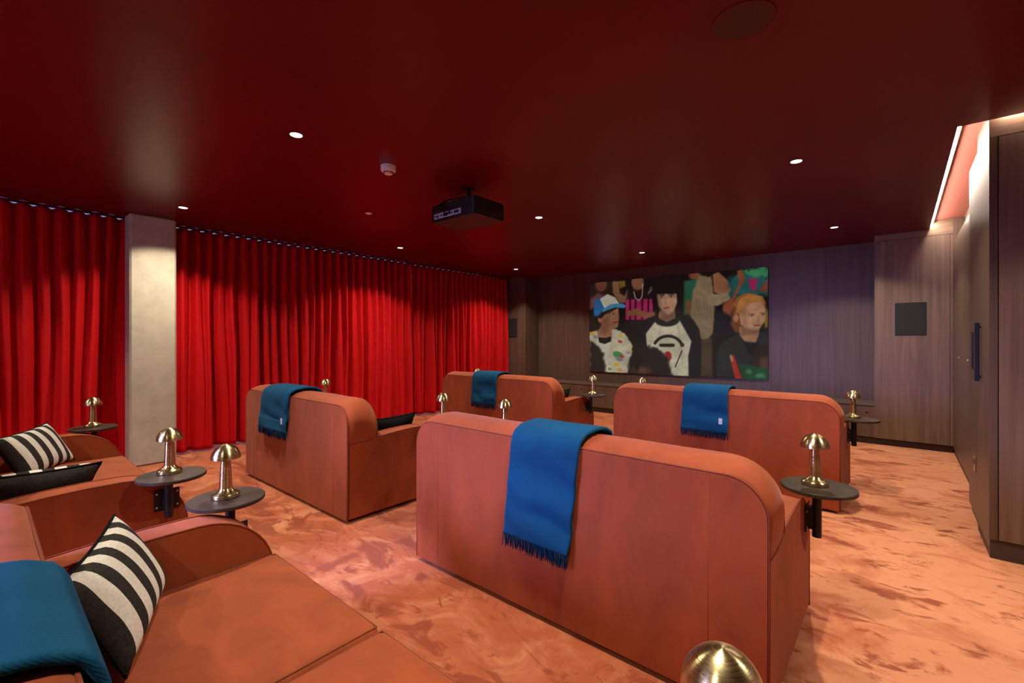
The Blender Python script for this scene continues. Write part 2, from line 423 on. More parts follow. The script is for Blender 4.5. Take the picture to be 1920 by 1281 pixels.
# low cabinets under the screen
seams = [-5.81, -5.10, -4.405, -3.71, -3.02, -2.33, -1.63, -0.93, -0.235]
lowlabels = ['low walnut cabinet at the left end of the ledge, against the left tall cupboard', 'second low walnut cabinet from the left beneath the ledge, behind the far left sofa',
 'third low walnut cabinet from the left, behind the small lamp table', 'fourth low walnut cabinet from the left, beneath the left part of the screen',
 'low walnut cabinet beneath the middle of the screen, hidden behind the far right sofa', 'low walnut cabinet beneath the right part of the screen, behind the far right sofa',
 'low walnut cabinet just right of the screen, behind the blue throw sofa', 'low walnut cabinet at the right end beneath the ledge, beside the right tall cupboard']
for i in range(8):
    x0, x1 = seams[i], seams[i + 1]; c = (x0 + x1) / 2; hw = (x1 - x0) / 2
    t = thing('low_cabinet', lowlabels[i], 'cabinet', (c, 7.25, 0), group='low cabinets under the screen')
    obj('carcass', nb(-hw, hw, 0.022, 0.448, 0.085, 0.474), M['wood'], t)
    d = obj('door', nb(-hw + 0.002, hw - 0.002, 0, 0.02, 0.09, 0.468), M['wood'], t)
    s = 1 if i % 2 == 1 else -1
    kb = bmesh.new(); lathe(kb, [(0.0, -0.004), (0.011, -0.002), (0.012, 0.002), (0.0, 0.004)], 16)
    bmesh.ops.rotate(kb, verts=kb.verts, cent=(0, 0, 0), matrix=Matrix.Rotation(PI / 2, 3, 'X'))
    bmesh.ops.translate(kb, verts=kb.verts, vec=(s * (hw - 0.075), -0.002, 0.395))
    obj('lock', kb, M['black'], d, smooth=True)
    obj('plinth', nb(-hw, hw, 0.05, 0.448, 0, 0.083), M['dark'], t)
o = obj('ledge_top', nb(-5.81, -0.235, 7.245, 7.699, 0.476, 0.502, bev=0.002), M['wood']); tag(o, 'long walnut ledge top running over the low cabinets beneath the screen', 'ledge')

# right-hand passage wall
struct('wall_right', nb(0.472, 0.70, 4.975, 7.249, 0.06, 2.42), M['wood'])
struct('wall_outer', nb(0.701, 0.80, 3.90, 7.95, -0.1, 2.75), M['plaster'])  # unseen shell added behind the panelling to keep stray daylight out
struct('wall_far_side', nb(0.801, 2.1, 4.50, 4.60, -0.1, 2.75), M['plaster'])  # unseen closing wall, added against daylight leaking in behind the wardrobe
struct('baseboard_right', nb(0.482, 0.70, 4.975, 7.249, 0, 0.058), M['dark'])
struct('wall_right_upper', nb(0.56, 0.70, 4.975, 7.249, 2.421, 2.699), M['wood'])
# the door with its long pull
d1 = struct('door_1', nb(0.412, 0.70, 3.935, 4.970, 0.055, 2.599), M['wood'])
struct('baseboard_door', nb(0.425, 0.70, 3.935, 4.970, 0, 0.053), M['dark'])
pull = obj('pull_handle', nb(0.378, 0.402, 4.262, 4.286, 1.03, 1.415, bev=0.003), M['black'], d1)
bm = bmesh.new(); box(bm, 0.40, 0.4118, 4.267, 4.281, 1.052, 1.066); box(bm, 0.40, 0.4118, 4.267, 4.281, 1.379, 1.393)
obj('standoff', bm, M['black'], pull)
obj('finger_plate', nb(0.404, 0.4115, 4.70, 4.76, 1.09, 1.36, bev=0.002), M['black'], d1)
for (y, z, x, lab) in ((6.573, 1.118, 0.4715, 'tiny bright lock nearer the screen on the right wooden wall'), (5.76, 1.118, 0.4715, 'tiny bright lock nearer the door on the right wooden wall')):
    bm = bmesh.new(); lathe(bm, [(0, -0.003), (0.009, -0.003), (0.009, 0.0), (0.005, 0.004), (0, 0.004)], 16)
    bmesh.ops.rotate(bm, verts=bm.verts, cent=(0, 0, 0), matrix=Matrix.Rotation(-PI / 2, 3, 'Y'))
    bmesh.ops.translate(bm, verts=bm.verts, vec=(x - 0.004, y, z))
    tag(obj('panel_lock', bm, M['aluminium'], smooth=30), lab, 'lock', 'tiny locks on the right wall')
t = thing('power_socket', 'small recessed brass socket plate low on the door panel at right', 'socket', (0.411, 4.6, 0.42))
obj('plate', nb(-0.005, 0, -0.045, 0.045, -0.05, 0.05, bev=0.0015), M['brass'], t)
obj('insert', nb(-0.007, -0.0045, -0.02, 0.02, -0.004, 0.035), M['black'], t)
# near tall wardrobe on the right
t = thing('wardrobe', 'large grey-brown walnut wardrobe front at the right edge, nearest the camera', 'cupboard', (1.2, 3.91, 0))
obj('side_panel', nb(-0.792, -0.757, -0.002, 0.02, 0.115, 2.505), M['wood'], t)
obj('carcass', nb(-0.79, 0.795, 0.022, 0.55, 0.115, 2.697), M['wood'], t)
obj('door', nb(-0.752, 0.0, -0.004, 0.02, 0.118, 2.502), M['wood_fig'], t)
obj('door', nb(0.004, 0.79, -0.004, 0.02, 0.118, 2.502), M['wood_fig'], t)
obj('header_panel', nb(-0.792, 0.795, 0.004, 0.02, 2.508, 2.697), M['wood_h'], t)
obj('plinth', nb(-0.787, 0.795, 0.012, 0.55, 0, 0.112), M['dark'], t)

# concrete pillar
bm = bmesh.new(); box(bm, -6.165, -5.935, 1.00, 1.395, 0, 2.599, bev=0.018, seg=1)
tag(obj('concrete_pillar', bm, M['concrete']), 'pale bare concrete pillar standing between the two red curtains', 'pillar')

# LED strip in the trough
t = thing('led_strip_light', 'long glowing white strip light set in the ceiling trough above the right passage', 'strip light', (LX, 5.57, 2.65))
bm = bmesh.new(); prism(bm, [(0.002, -0.026), (0.012, -0.026), (0.022, -0.010), (0.022, 0.012), (0.002, 0.012)], 'y', -1.655, 1.66)
obj('diffuser', bm, M['led'], t)
bm = bmesh.new(); box(bm, 0.001, 0.034, -1.66, 1.67, 0.013, 0.049)
obj('profile', bm, M['dark'], t)

t = thing('led_strip_light', 'unseen warm strip light added above the ceiling edge to brighten the wardrobe header', 'strip light', (1.2, 3.878, 2.65))  # unseen strip, added to wash the wardrobe header and door tops with light
obj('diffuser', nb(-0.74, 0.78, 0.001, 0.006, -0.016, 0.010), M['led2'], t)
obj('profile', nb(-0.74, 0.78, -0.002, 0.0, -0.018, 0.012), M['aluminium'], t)

# ================================================================ curtains
def curtain(name, y0, y1, xc, label, seed, base=0.016, amp=0.058):
    p = 0.1255
    n = int((y1 - y0) / p * 14); nz = 44
    rnd = random.Random(seed)
    def P(u, v):
        y = y0 + (y1 - y0) * u; z = 2.586 - (2.586 - base) * v
        k = v ** 0.75
        # folds drift and merge lower down
        drift = 0.085 * k * mnoise.noise(Vector((y * 2.3 + seed * 9.1, v * 0.9, 0))) + 0.05 * k * mnoise.noise(Vector((y * 5.1 + seed, v * 1.6, 3.0)))
        ph = 2 * PI * (y + drift) / p
        a = amp * (1 + 0.55 * k * mnoise.noise(Vector((y * 3.1 + seed * 3, v * 0.8, 7.0))))
        x = a * (math.sin(ph) + 0.25 * math.sin(2 * ph + 0.7)) * (1 - 0.5 * k)
        x += 0.085 * k * math.sin(2 * PI * (y + 0.9 * drift) / (p * 2.0) + seed) * (0.65 + 0.7 * mnoise.noise(Vector((y * 1.3, seed * 5.0, 1))))
        x += 0.05 * k * math.sin(2 * PI * (y + drift) / (p * 5.0) + 2 * seed)
        x += 0.03 * k * mnoise.noise(Vector((y * 4.0, v * 1.1, seed * 2.0)))
        zz = z
        if v == 1: zz = base + 0.012 * (0.5 + 0.5 * mnoise.noise(Vector((y * 2.1, seed, 4))))
        return (xc + x, y, zz)
    bm = bmesh.new(); grid(bm, P, n, nz)
    t = thing(name, label, 'curtain', (0, 0, 0))
    cl = obj('cloth', bm, M['curtain'], t, smooth=True, recalc=False)
    md = cl.modifiers.new('thick', 'SOLIDIFY'); md.thickness = 0.003
    bm = nb(xc - 0.012, xc + 0.012, y0, y1, 2.588, 2.5995); obj('track', bm, M['black'], t)
    return t
curtain('curtain', -1.6, 1.08, -6.27, 'deep red velvet curtain hanging left of the concrete pillar', 1)
curtain('curtain', 1.30, 4.735, -6.265, 'long red velvet curtain hanging just right of the concrete pillar', 2)
curtain('curtain', 4.745, 7.235, -6.31, 'red velvet curtain hanging at the far end next to the wooden panelling', 3)

# ================================================================ ceiling fittings
pos = [(x, y) for (x, y) in SPOTS]
dl_labels = {
 (-5.35, 1.31): 'round recessed downlight in the ceiling just right of the concrete pillar top',
 (-5.35, 3.86): 'round recessed downlight between the white alarm and the curtain, above the curtain middle',
 (-5.35, 6.40): 'round recessed downlight at the far left corner by the end of the curtain',
 (-2.91, 1.31): 'largest looking round recessed downlight, left of the white smoke alarm',
 (-2.91, 3.86): 'round recessed downlight just right of the black projector',
 (-2.91, 6.40): 'round recessed downlight in the ceiling above the projection screen',
 (-0.57, 3.86): 'round recessed downlight on the right side, nearer of the two before the strip light',
 (-0.57, 6.40): 'round recessed downlight on the far right above the black speaker wall'}
for (x, y) in SPOTS:
    if (x, y) not in dl_labels: continue
    t = thing('downlight', dl_labels[(x, y)], 'ceiling light', (x, y, H), group='recessed ceiling downlights')
    bm = bmesh.new(); lathe(bm, [(0.036, -0.0005), (0.042, -0.003), (0.047, -0.003), (0.049, -0.0005)], 40, cap=False)
    obj('ring', bm, M['trimring'], t, smooth=True)
    bm = bmesh.new(); lathe(bm, [(0.0, -0.0012), (0.036, -0.0012), (0.036, -0.0003), (0, -0.0003)], 40)
    obj('lens', bm, M['lens'], t)
t = thing('smoke_alarm', 'white round smoke alarm on the dark red ceiling', 'smoke alarm', (-2.905, 1.99, H))
bm = bmesh.new(); lathe(bm, [(0.0, -0.0005), (0.056, -0.0005), (0.056, -0.034), (0.050, -0.042), (0.036, -0.046), (0.030, -0.058), (0.026, -0.062), (0.0, -0.064)], 48)
obj('housing', bm, M['white'], t, smooth=40)
for k in range(16):
    a = 2 * PI * k / 16; bm = nb(-0.0035, 0.0035, -0.002, 0.002, -0.006, 0.006)
    bmesh.ops.rotate(bm, verts=bm.verts, cent=(0, 0, 0), matrix=Matrix.Rotation(0.46, 3, 'X'))
    bmesh.ops.translate(bm, verts=bm.verts, vec=(0, -0.0335, -0.0515))
    bmesh.ops.rotate(bm, verts=bm.verts, cent=(0, 0, 0), matrix=Matrix.Rotation(a, 3, 'Z'))
    obj('vent_slot', bm, M['black'], t)
bm = bmesh.new(); lathe(bm, [(0.0, -0.0005), (0.034, -0.0005), (0.034, -0.004), (0.030, -0.006), (0.0, -0.006)], 40)
tag(obj('ceiling_plate', bm, M['white'], smooth=40), 'small pale round blanking plate flush in the ceiling left of the projector', 'ceiling plate'); bpy.context.view_layer.update()
bpy.data.objects['ceiling_plate'].location = (-4.14, 2.60, H)
t = thing('ceiling_speaker', 'large round dark ceiling speaker at the top right of the ceiling', 'speaker', (-0.485, 2.02, H))
bm = bmesh.new(); lathe(bm, [(0.112, -0.0005), (0.112, -0.004), (0.118, -0.004), (0.120, -0.0005)], 64, cap=False)
obj('rim', bm, M['ceiling'], t, smooth=40)
bm = bmesh.new(); lathe(bm, [(0.0, -0.0035), (0.112, -0.0035), (0.112, -0.0008), (0, -0.0008)], 64)
g_ = simple('speaker_mesh_red', (0.055, 0.012, 0.012), 0.6, nscale=350, var=0.5)
obj('grille', bm, g_, t)

# projector, hung from the ceiling
t = thing('projector', 'black ceiling projector hanging from a short bracket with its port panel facing back', 'projector', (-2.84, 2.76, H))
def rbox(bm, x0, x1, y0, y1, z0, z1, r, n=6, bev=0.008):
    o = []
    for (cx, cy, a0) in ((x1 - r, y1 - r, 0), (x0 + r, y1 - r, 90), (x0 + r, y0 + r, 180), (x1 - r, y0 + r, 270)):
        for k in range(n + 1):
            a = math.radians(a0 + 90 * k / n); o.append((cx + r * math.cos(a), cy + r * math.sin(a)))
    prism(bm, o, 'z', z0, z1)
    es = [e for e in bm.edges if abs(e.verts[0].co.z - e.verts[1].co.z) < 1e-6]
    bmesh.ops.bevel(bm, geom=es, offset=bev, segments=2, affect='EDGES'); return bm
bdy = obj('housing', rbox(bmesh.new(), -0.285, 0.255, -0.185, 0.19, -0.28, -0.135, 0.03), M['projector'], t, smooth=35)
pan = obj('port_panel', nb(-0.235, 0.10, -0.1885, -0.184, -0.255, -0.21), M['port'], bdy)
for (a, b, c, d) in ((-0.222, -0.212, -0.243, -0.228), (-0.20, -0.19, -0.243, -0.228), (-0.186, -0.180, -0.252, -0.225), (-0.15, -0.128, -0.24, -0.228), (-0.115, -0.06, -0.247, -0.22), (-0.055, -0.02, -0.24, -0.225), (-0.012, 0.0, -0.238, -0.228), (0.02, 0.075, -0.243, -0.222)):
    obj('port', nb(a, b, -0.192, -0.1883, c, d), M['black'], bdy)
bm = bmesh.new(); lathe(bm, [(0.0, 0), (0.05, 0), (0.052, 0.02), (0.045, 0.03), (0.0, 0.03)], 40)
bmesh.ops.rotate(bm, verts=bm.verts, cent=(0, 0, 0), matrix=Matrix.Rotation(-PI / 2, 3, 'X'))
bmesh.ops.translate(bm, verts=bm.verts, vec=(0.08, 0.18, -0.205))
obj('lens', bm, M['black'], t, smooth=30)
bm = bmesh.new(); lathe(bm, [(0.0, -0.001), (0.06, -0.001), (0.06, -0.008), (0.0, -0.008)], 32); obj('ceiling_plate', bm, M['black'], t)
bm = bmesh.new(); lathe(bm, [(0.019, -0.008), (0.019, -0.10)], 20, cap=False); lathe(bm, [(0.03, -0.06), (0.03, -0.10), (0.0, -0.10)], 20)
obj('drop_pole', bm, M['black'], t, smooth=30)
for (x, y) in ((-0.13, -0.12), (0.13, -0.12), (-0.13, 0.12), (0.13, 0.12)):
    bm = tube(bmesh.new(), [(0, 0, -0.10), (x, y, -0.115), (x, y, -0.136)], 0.008, 8); obj('bracket_arm', bm, M['black'], t)
for (x0, x1) in ((-0.16, -0.09), (-0.12, -0.03)):
    pts = [(-0.02, 0.0, -0.05), (x0, -0.13, -0.09), (x0 - 0.02, -0.21, -0.16), (x1, -0.215, -0.21), (x1 + 0.005, -0.19, -0.232)]
    P2 = []
    for i in range(len(pts) - 1):
        for k in range(4):
            a, b = Vector(pts[i]), Vector(pts[i + 1]); P2.append(a.lerp(b, k / 4))
    P2.append(Vector(pts[-1])); obj('cable', tube(bmesh.new(), P2, 0.005, 6), M['black'], t, smooth=True)

# wall speakers
for (x0, x1, lab) in ((-0.04, 0.244, 'square black speaker on the wooden front right of the screen'), (-6.30, -6.03, 'square black speaker on the wooden front left of the screen, by the curtain')):
    t = thing('wall_speaker', lab, 'speaker', ((x0 + x1) / 2, 7.249, 1.555), group='pair of square wall speakers')
    h = (x1 - x0) / 2
    obj('frame', nb(-h, h, -0.006, 0, -0.196, 0.196, bev=0.002), M['black'], t)
    obj('grille', nb(-h + 0.006, h - 0.006, -0.009, -0.006, -0.19, 0.19), M['grill'], t)

# ================================================================ sofas
SW = 0.93
def back_outline(hw, top, r, z0, n=10):
    pts = [(-hw, z0), (-hw, z0 + (top - r - z0) * 0.5)]
    for k in range(n + 1):
        a = PI - (PI / 2) * k / n; pts.append((-hw + r + r * math.cos(a), top - r + r * math.sin(a)))
    m = 8
    for k in range(1, m): pts.append((-hw + r + (2 * hw - 2 * r) * k / m, top))
    for k in range(n + 1):
        a = PI / 2 - (PI / 2) * k / n; pts.append((hw - r + r * math.cos(a), top - r + r * math.sin(a)))
    pts += [(hw, z0 + (top - r - z0) * 0.5), (hw, z0)]
    return pts
def arm_profile(ah, dep=0.0, fr=0.24, n=12):
    # closed outline in (y, z)
    yf = 0.895 + dep
    pts = [(0.0, 0.025), (0.0, ah - 0.02)]
    pts += [(0.24, ah - 0.008), (0.42, ah + 0.006), (0.55, ah + 0.012)]
    y0 = yf - fr * 1.15; z0 = ah + 0.012
    for k in range(0, n + 1):
        a = PI / 2 * (1 - k / n)
        pts.append((y0 + (yf - y0) * math.cos(a), z0 - 0.27 + 0.27 * math.sin(a)))
    pts += [(yf, 0.025)]
    return pts
def make_sofa(loc, label, ah=0.59, bh=0.872, rot=0, dep=0.0):
    t = thing('sofa', label, 'sofa', loc, rot, 'terracotta velvet sofas in three rows')
    # stations of the backrest from rear to front
    st = [(0.000, -0.046, 0.924, 0.135), (0.012, -0.030, 0.934, 0.14), (0.04, -0.014, 0.940, 0.15), (0.08, -0.003, 0.944, 0.16), (0.125, 0.0, 0.946, 0.17), (0.17, -0.004, 0.944, 0.18), (0.205, -0.012, 0.938, 0.205), (0.225, -0.022, 0.932, 0.215), (0.235, -0.034, 0.922, 0.215)]
    bm = bmesh.new(); rings = []
    for (y, dz, hw, r) in st:
        o = back_outline(hw, bh + dz, r, 0.40)
        ring = []
        for (x, z) in o:
            # pull the lower sides in to the arm line
            f = max(0.0, min(1.0, (ah + 0.05 - z) / 0.05)) if abs(x) > 0.85 else 0
            xx = x - math.copysign(f * (abs(x) - 0.928), x) if abs(x) > 0.928 else x
            if abs(x) > 0.85 and z < ah - 0.03: z = ah - 0.03
            # softness of the stuffing
            w = 0.004 * mnoise.noise(Vector((x * 6 + loc[0], y * 8, z * 6 + loc[1])))
            ring.append(bm.verts.new((xx, y, z + (w if z > 0.7 else 0))))
        rings.append(ring)
    for a, b in zip(rings, rings[1:]):
        for i in range(len(a) - 1): bm.faces.new((a[i], a[i + 1], b[i + 1], b[i]))
        bm.faces.new((a[-1], a[0], b[0], b[-1]))
    bm.faces.new(rings[0]); bm.faces.new(rings[-1][::-1])
    obj('backrest', bm, M['sofa'], t, smooth=35)
    # rear panel
    o = back_outline(0.924, bh - 0.046, 0.135, 0.02)
    bm = bmesh.new(); prism(bm, o, 'y', -0.010, -0.0005)
    bmesh.ops.bevel(bm, geom=[e for e in bm.edges if abs(e.verts[0].co.y + 0.010) < 1e-5 and abs(e.verts[1].co.y + 0.010) < 1e-5], offset=0.005, segments=2, affect='EDGES')
    rp_ = obj('rear_panel', bm, M['sofa'], t, smooth=30)
    rp = [(x, -0.004, z) for (x, z) in back_outline(0.928, bh - 0.042, 0.138, 0.02, 14)]
    obj('piping', tube(bmesh.new(), rp, 0.0045, 6), M['piping'], t, smooth=True)
    fp = [(x, 0.232, z) for (x, z) in back_outline(0.930, bh - 0.026, 0.217, ah, 14)]
    obj('piping', tube(bmesh.new(), fp, 0.0045, 6), M['piping'], t, smooth=True)
    obj('back_core', nb(-0.788, 0.788, 0.05, 0.233, 0.05, 0.6), M['sofa'], t)
    for xs in (-0.735, 0.735):
        obj('seam', tube(bmesh.new(), [(xs, -0.0095, 0.03), (xs, -0.0095, 0.4), (xs, -0.0095, bh - 0.06)], 0.0014, 5), M['piping'], rp_, smooth=True)
    for s in (-1, 1):
        obj('piping', tube(bmesh.new(), [(s * 0.926, -0.002, ah - 0.026), (s * 0.930, 0.10, ah - 0.024), (s * 0.930, 0.18, ah - 0.014), (s * 0.928, 0.235, ah - 0.004)], 0.0045, 6), M['piping'], t, smooth=True)
    # arms
    prof = arm_profile(ah, dep)
    for s in (-1, 1):
        bm = bmesh.new(); a, b = sorted((s * 0.79, s * 0.925)); prism(bm, prof, 'x', a, b)
        es = [e for e in bm.edges if abs(e.verts[0].co.x - e.verts[1].co.x) < 1e-6]
        bmesh.ops.bevel(bm, geom=es, offset=0.010, segments=2, affect='EDGES')
        arm = obj('arm', bm, M['sofa'], t, smooth=40)
        for xs in (s * 0.924, s * 0.791):
            pp = [(xs, y, z + 0.0005) for (y, z) in prof[2:]]
            if abs(xs) > 0.9: pp = [(xs, 0.0, ah - 0.020)] + pp
            obj('piping', tube(bmesh.new(), pp, 0.004, 6), M['piping'], arm, smooth=True)
    obj('base', nb(-0.788, 0.788, 0.235, 0.885 + dep, 0.025, 0.235), M['sofa'], t)
    for (a, b) in ((-0.787, -0.004), (0.004, 0.787)):
        bm = bmesh.new()
        nx, ny = 16, 16
        r = 0.028; z0, z1 = 0.237, 0.392
        box(bm, a, b, 0.238, 0.905 + dep, z0, z1, bev=r, seg=3)
        bmesh.ops.subdivide_edges(bm, edges=[e for e in bm.edges if e.calc_length() > 0.3], cuts=9, use_grid_fill=True)
        for v in bm.verts:
            u = (v.co.x - a) / (b - a); w = (v.co.y - 0.238) / (0.667 + dep)
            f = max(0, 1 - (2 * u - 1) ** 4) * max(0, 1 - (2 * w - 1) ** 4)
            if v.co.z > 0.38:
                v.co.z += 0.018 * f + 0.006 * f * mnoise.noise(Vector((v.co.x * 3 + loc[0] * 3, v.co.y * 5, loc[1])))
        c = obj('seat_cushion', bm, M['sofa'], t, smooth=60)
        e = 0.012
        pp = [(a + e, 0.30, z1 - 0.004), (a + e, 0.893 + dep, z1 - 0.004), (b - e, 0.893 + dep, z1 - 0.004), (b - e, 0.30, z1 - 0.004)]
        obj('piping', tube(bmesh.new(), pp, 0.0035, 6), M['piping'], c, smooth=True)
    for (x, y) in ((-0.85, 0.06), (0.85, 0.06), (-0.85, 0.82), (0.85, 0.82)):
        obj('foot', nb(x - 0.025, x + 0.025, y - 0.025, y + 0.025, 0, 0.0245), M['black'], t)
    return t
SOFA = {'R1': (-1.25, -0.135, 0), 'L1': (-3.885, -0.205, 0), 'R2': (-1.255, 1.70, 0), 'L2': (-3.88, 1.692, 0), 'R3': (-1.262, 4.165, 0), 'L3': (-3.873, 4.165, 0)}
make_sofa(SOFA['R1'], 'terracotta sofa in the near foreground at bottom left, with blue throw and one striped cushion', ah=0.572, bh=0.825, dep=0.065)
make_sofa(SOFA['L1'], 'terracotta velvet sofa at the left edge holding two striped cushions', ah=0.575, bh=0.842, dep=0.055)
make_sofa(SOFA['R2'], 'large-looking terracotta sofa seen from behind at centre with the biggest blue throw')
make_sofa(SOFA['L2'], 'terracotta sofa seen from behind right of the pillar, with blue throw and black cushion')
make_sofa(SOFA['R3'], 'terracotta sofa seen from behind in front of the screen at right, throw near its middle')
make_sofa(SOFA['L3'], 'farthest left terracotta sofa, in front of the curtain end, seen from behind')

# ================================================================ throws
def throw(sofa, xt, wt, xb, wb, zb, zf, label, seed, bh=0.872, tagged=False, tilt=0.0, lift=0.0):
    """xt/wt centre x and width over the crown, xb/wb at the bottom hem behind, zb hem height, zf height of the front end"""
    ox, oy, _ = sofa
    g = 0.013
    path = [(-g - 0.008, zb), (-g - 0.004, zb + 0.1), (-g, 0.62), (-g, bh - 0.07), (-0.006, bh - 0.02), (0.035, bh + 0.006), (0.09, bh + g + 0.002), (0.14, bh + g + 0.003), (0.19, bh + g - 0.004), (0.235, bh - 0.012), (0.253, bh - 0.05), (0.256, bh - 0.12), (0.257, zf)]
    # resample
    seg = [0]
    for a, b in zip(path, path[1:]): seg.append(seg[-1] + math.hypot(b[0] - a[0], b[1] - a[1]))
    T = seg[-1]
    def at(s):
        s = s * T
        for i in range(len(seg) - 1):
            if s <= seg[i + 1] + 1e-9:
                k = (s - seg[i]) / (seg[i + 1] - seg[i])
                return path[i][0] + (path[i + 1][0] - path[i][0]) * k, path[i][1] + (path[i + 1][1] - path[i][1]) * k
        return path[-1]
    scr = (seg[6]) / T
    t = thing('throw_blanket', label, 'throw blanket', (ox + xt, oy + 0.12, bh), group='blue fringed throws over the sofa backs')
    base = Vector((ox + xt, oy + 0.12, bh))
    def P(u, v, hem=0.0):
        y, z = at(v)
        k = max(0.0, (scr - v) / scr)
        xc = xt + (xb - xt) * k; w = wt + (wb - wt) * k
        x = xc + (u - 0.5) * w
        nz = mnoise.noise(Vector((x * 5 + seed, z * 6, seed)))
        wr = 0.007 * nz + 0.006 * math.sin((z * 34 + x * 12) + 2.5 * nz) * k * (0.4 + u)
        y2 = y - (0.008 + wr) * min(1, k * 4) if k > 0 else y
        z2 = z + (0.004 * nz if 0.3 < v < 0.9 else 0)
        z2 -= tilt * (u - 0.5) * k
        return (ox + x - base.x, oy + y2 - base.y, z2 - base.z)
    bm = bmesh.new(); grid(bm, lambda u, v: P(u, v), 22, 46)
    cl = obj('cloth', bm, M['throw'], t, smooth=True)
    me = cl.data
    # make sure the normals point away from the sofa
    md = cl.modifiers.new('thick', 'SOLIDIFY'); md.thickness = 0.018; md.offset = 1.0
    up = sum((p.normal.z for p in me.polygons if abs(p.center.y) < 0.05), 0.0)
    if up < 0: me.flip_normals()
    bv = cl.modifiers.new('soft', 'BEVEL'); bv.width = 0.006; bv.segments = 2; bv.limit_method = 'ANGLE'; bv.angle_limit = math.radians(50)
    # fringe
    rnd = random.Random(seed); bm = bmesh.new()
    n = 95
    for i in range(n):
        u = (i + rnd.random() * 0.6) / n
        p = Vector(P(min(u, 1), 0)); p.y -= 0.004 + rnd.random() * 0.014; p.z += 0.006
        Lf = 0.058 + rnd.random() * 0.018; sx = (rnd.random() - 0.5) * 0.022
        pts = [p, p + Vector((sx * 0.3, 0, -Lf * 0.4)), p + Vector((sx * 0.7, 0.001, -Lf * 0.75)), p + Vector((sx, 0.001, -Lf))]
        tube(bm, pts, 0.0026, 5, taper=[1, 1, 0.9, 0.4])
    obj('fringe', bm, M['fringe'], t, smooth=True)
    if tagged:
        q = Vector(P(0.86, scr * 0.16)); bm = nb(q.x - 0.014, q.x + 0.014, q.y - 0.024, q.y - 0.019, q.z, q.z + 0.05)
        obj('woven_label', bm, M['label'], t)
    return t
throw(SOFA['R1'], 0.10, 0.44, 0.10, 0.44, 0.5, 0.50, 'dark blue wool throw in the bottom left corner over the nearest sofa back', 11, bh=0.825)
throw(SOFA['R2'], 0.035, 0.375, -0.025, 0.375, 0.365, 0.66, 'largest-looking bright blue wool throw with fringe over the centre sofa back', 12, tilt=-0.0)
throw(SOFA['L2'], -0.19, 0.52, -0.27, 0.565, 0.525, 0.60, 'dark teal blue throw with a small label over the sofa right of the pillar', 13, tagged=True)
throw(SOFA['R3'], -0.035, 0.37, -0.045, 0.40, 0.51, 0.60, 'blue fringed throw with a pale label over the sofa in front of the screen', 14, tagged=True)
throw(SOFA['L3'], -0.10, 0.42, -0.125, 0.42, 0.505, 0.60, 'dark navy throw over the farthest left sofa back', 15)

# ================================================================ cushions
def cushion(center, ex, ey, label, lx=0.46, ly=0.32, th=0.13, mat='stripe', seed=1, name='cushion'):
    ex = Vector(ex).normalized(); ez = ex.cross(Vector(ey)).normalized(); ey = ez.cross(ex)
    R = Matrix((ex, ey, ez)).transposed()
    t = bpy.data.objects.new(name, None); t.empty_display_size = 0.05; COL.objects.link(t)
    t.location = center; t.rotation_euler = R.to_euler(); tag(t, label, 'cushion', 'scatter cushions on the sofas')
    bm = bmesh.new(); n = 22
    def shape(u, v, s):
        a, b = 2 * u - 1, 2 * v - 1
        f = (max(0, 1 - abs(a) ** 2.6) * max(0, 1 - abs(b) ** 2.6)) ** 0.5
        px = lx / 2 * a * (1 - 0.06 * (1 - abs(a)) * 0 - 0.05 * (1 - b * b) * 0 + 0)
        px = lx / 2 * a * (1 - 0.07 * (1 - b * b) * abs(a)); py = ly / 2 * b * (1 - 0.09 * (1 - a * a) * abs(b))
        z = s * th / 2 * f + 0.006 * mnoise.noise(Vector((px * 9 + seed, py * 9, s * 1.0))) * f
        return (px, py, z)
    grid(bm, lambda u, v: shape(u, v, 1), n, n); grid(bm, lambda u, v: shape(u, v, -1), n, n)
    bmesh.ops.remove_doubles(bm, verts=bm.verts, dist=1e-5)
    obj('cover', bm, M[mat], t, smooth=True)
    ring = []
    for k in range(n): ring.append(shape(k / n, 0, 1))
    for k in range(n): ring.append(shape(1, k / n, 1))
    for k in range(n): ring.append(shape(1 - k / n, 1, 1))
    for k in range(n): ring.append(shape(0, 1 - k / n, 1))
    obj('piping', tube(bmesh.new(), ring, 0.005, 6, closed=True), M['black_fabric'], t, smooth=True)
    return t
cushion((-1.775, 0.275, 0.566), (-0.42, 0.17, 0.02), (-0.02, -0.12, 0.23), 'black and white striped cushion standing on the nearest sofa at lower left', lx=0.48, ly=0.30, seed=1)
cushion((-4.31, 0.25, 0.575), (-0.42, 0.27, 0.02), (-0.05, -0.13, 0.24), 'black and white striped cushion leaning upright on the left edge sofa', lx=0.50, ly=0.31, seed=2)
cushion((-3.40, 0.20, 0.515), (0.08, -0.46, 0.02), (0.10, 0, 0.14), 'cushion lying with its black back towards the camera and stripes on top, left edge sofa', lx=0.46, ly=0.30, th=0.14, seed=3)
cushion((-3.19, 2.20, 0.545), (-0.05, 0.46, 0.0), (0.10, 0.0, 0.24), 'plain black cushion behind the arm of the sofa right of the pillar', lx=0.46, ly=0.30, mat='black_fabric', seed=4)
cushion((-3.19, 4.62, 0.545), (-0.05, 0.40, 0.0), (0.10, 0.0, 0.24), 'sliver of black cushion behind the right arm of the farthest left sofa', lx=0.42, ly=0.32, mat='black_fabric', seed=5)

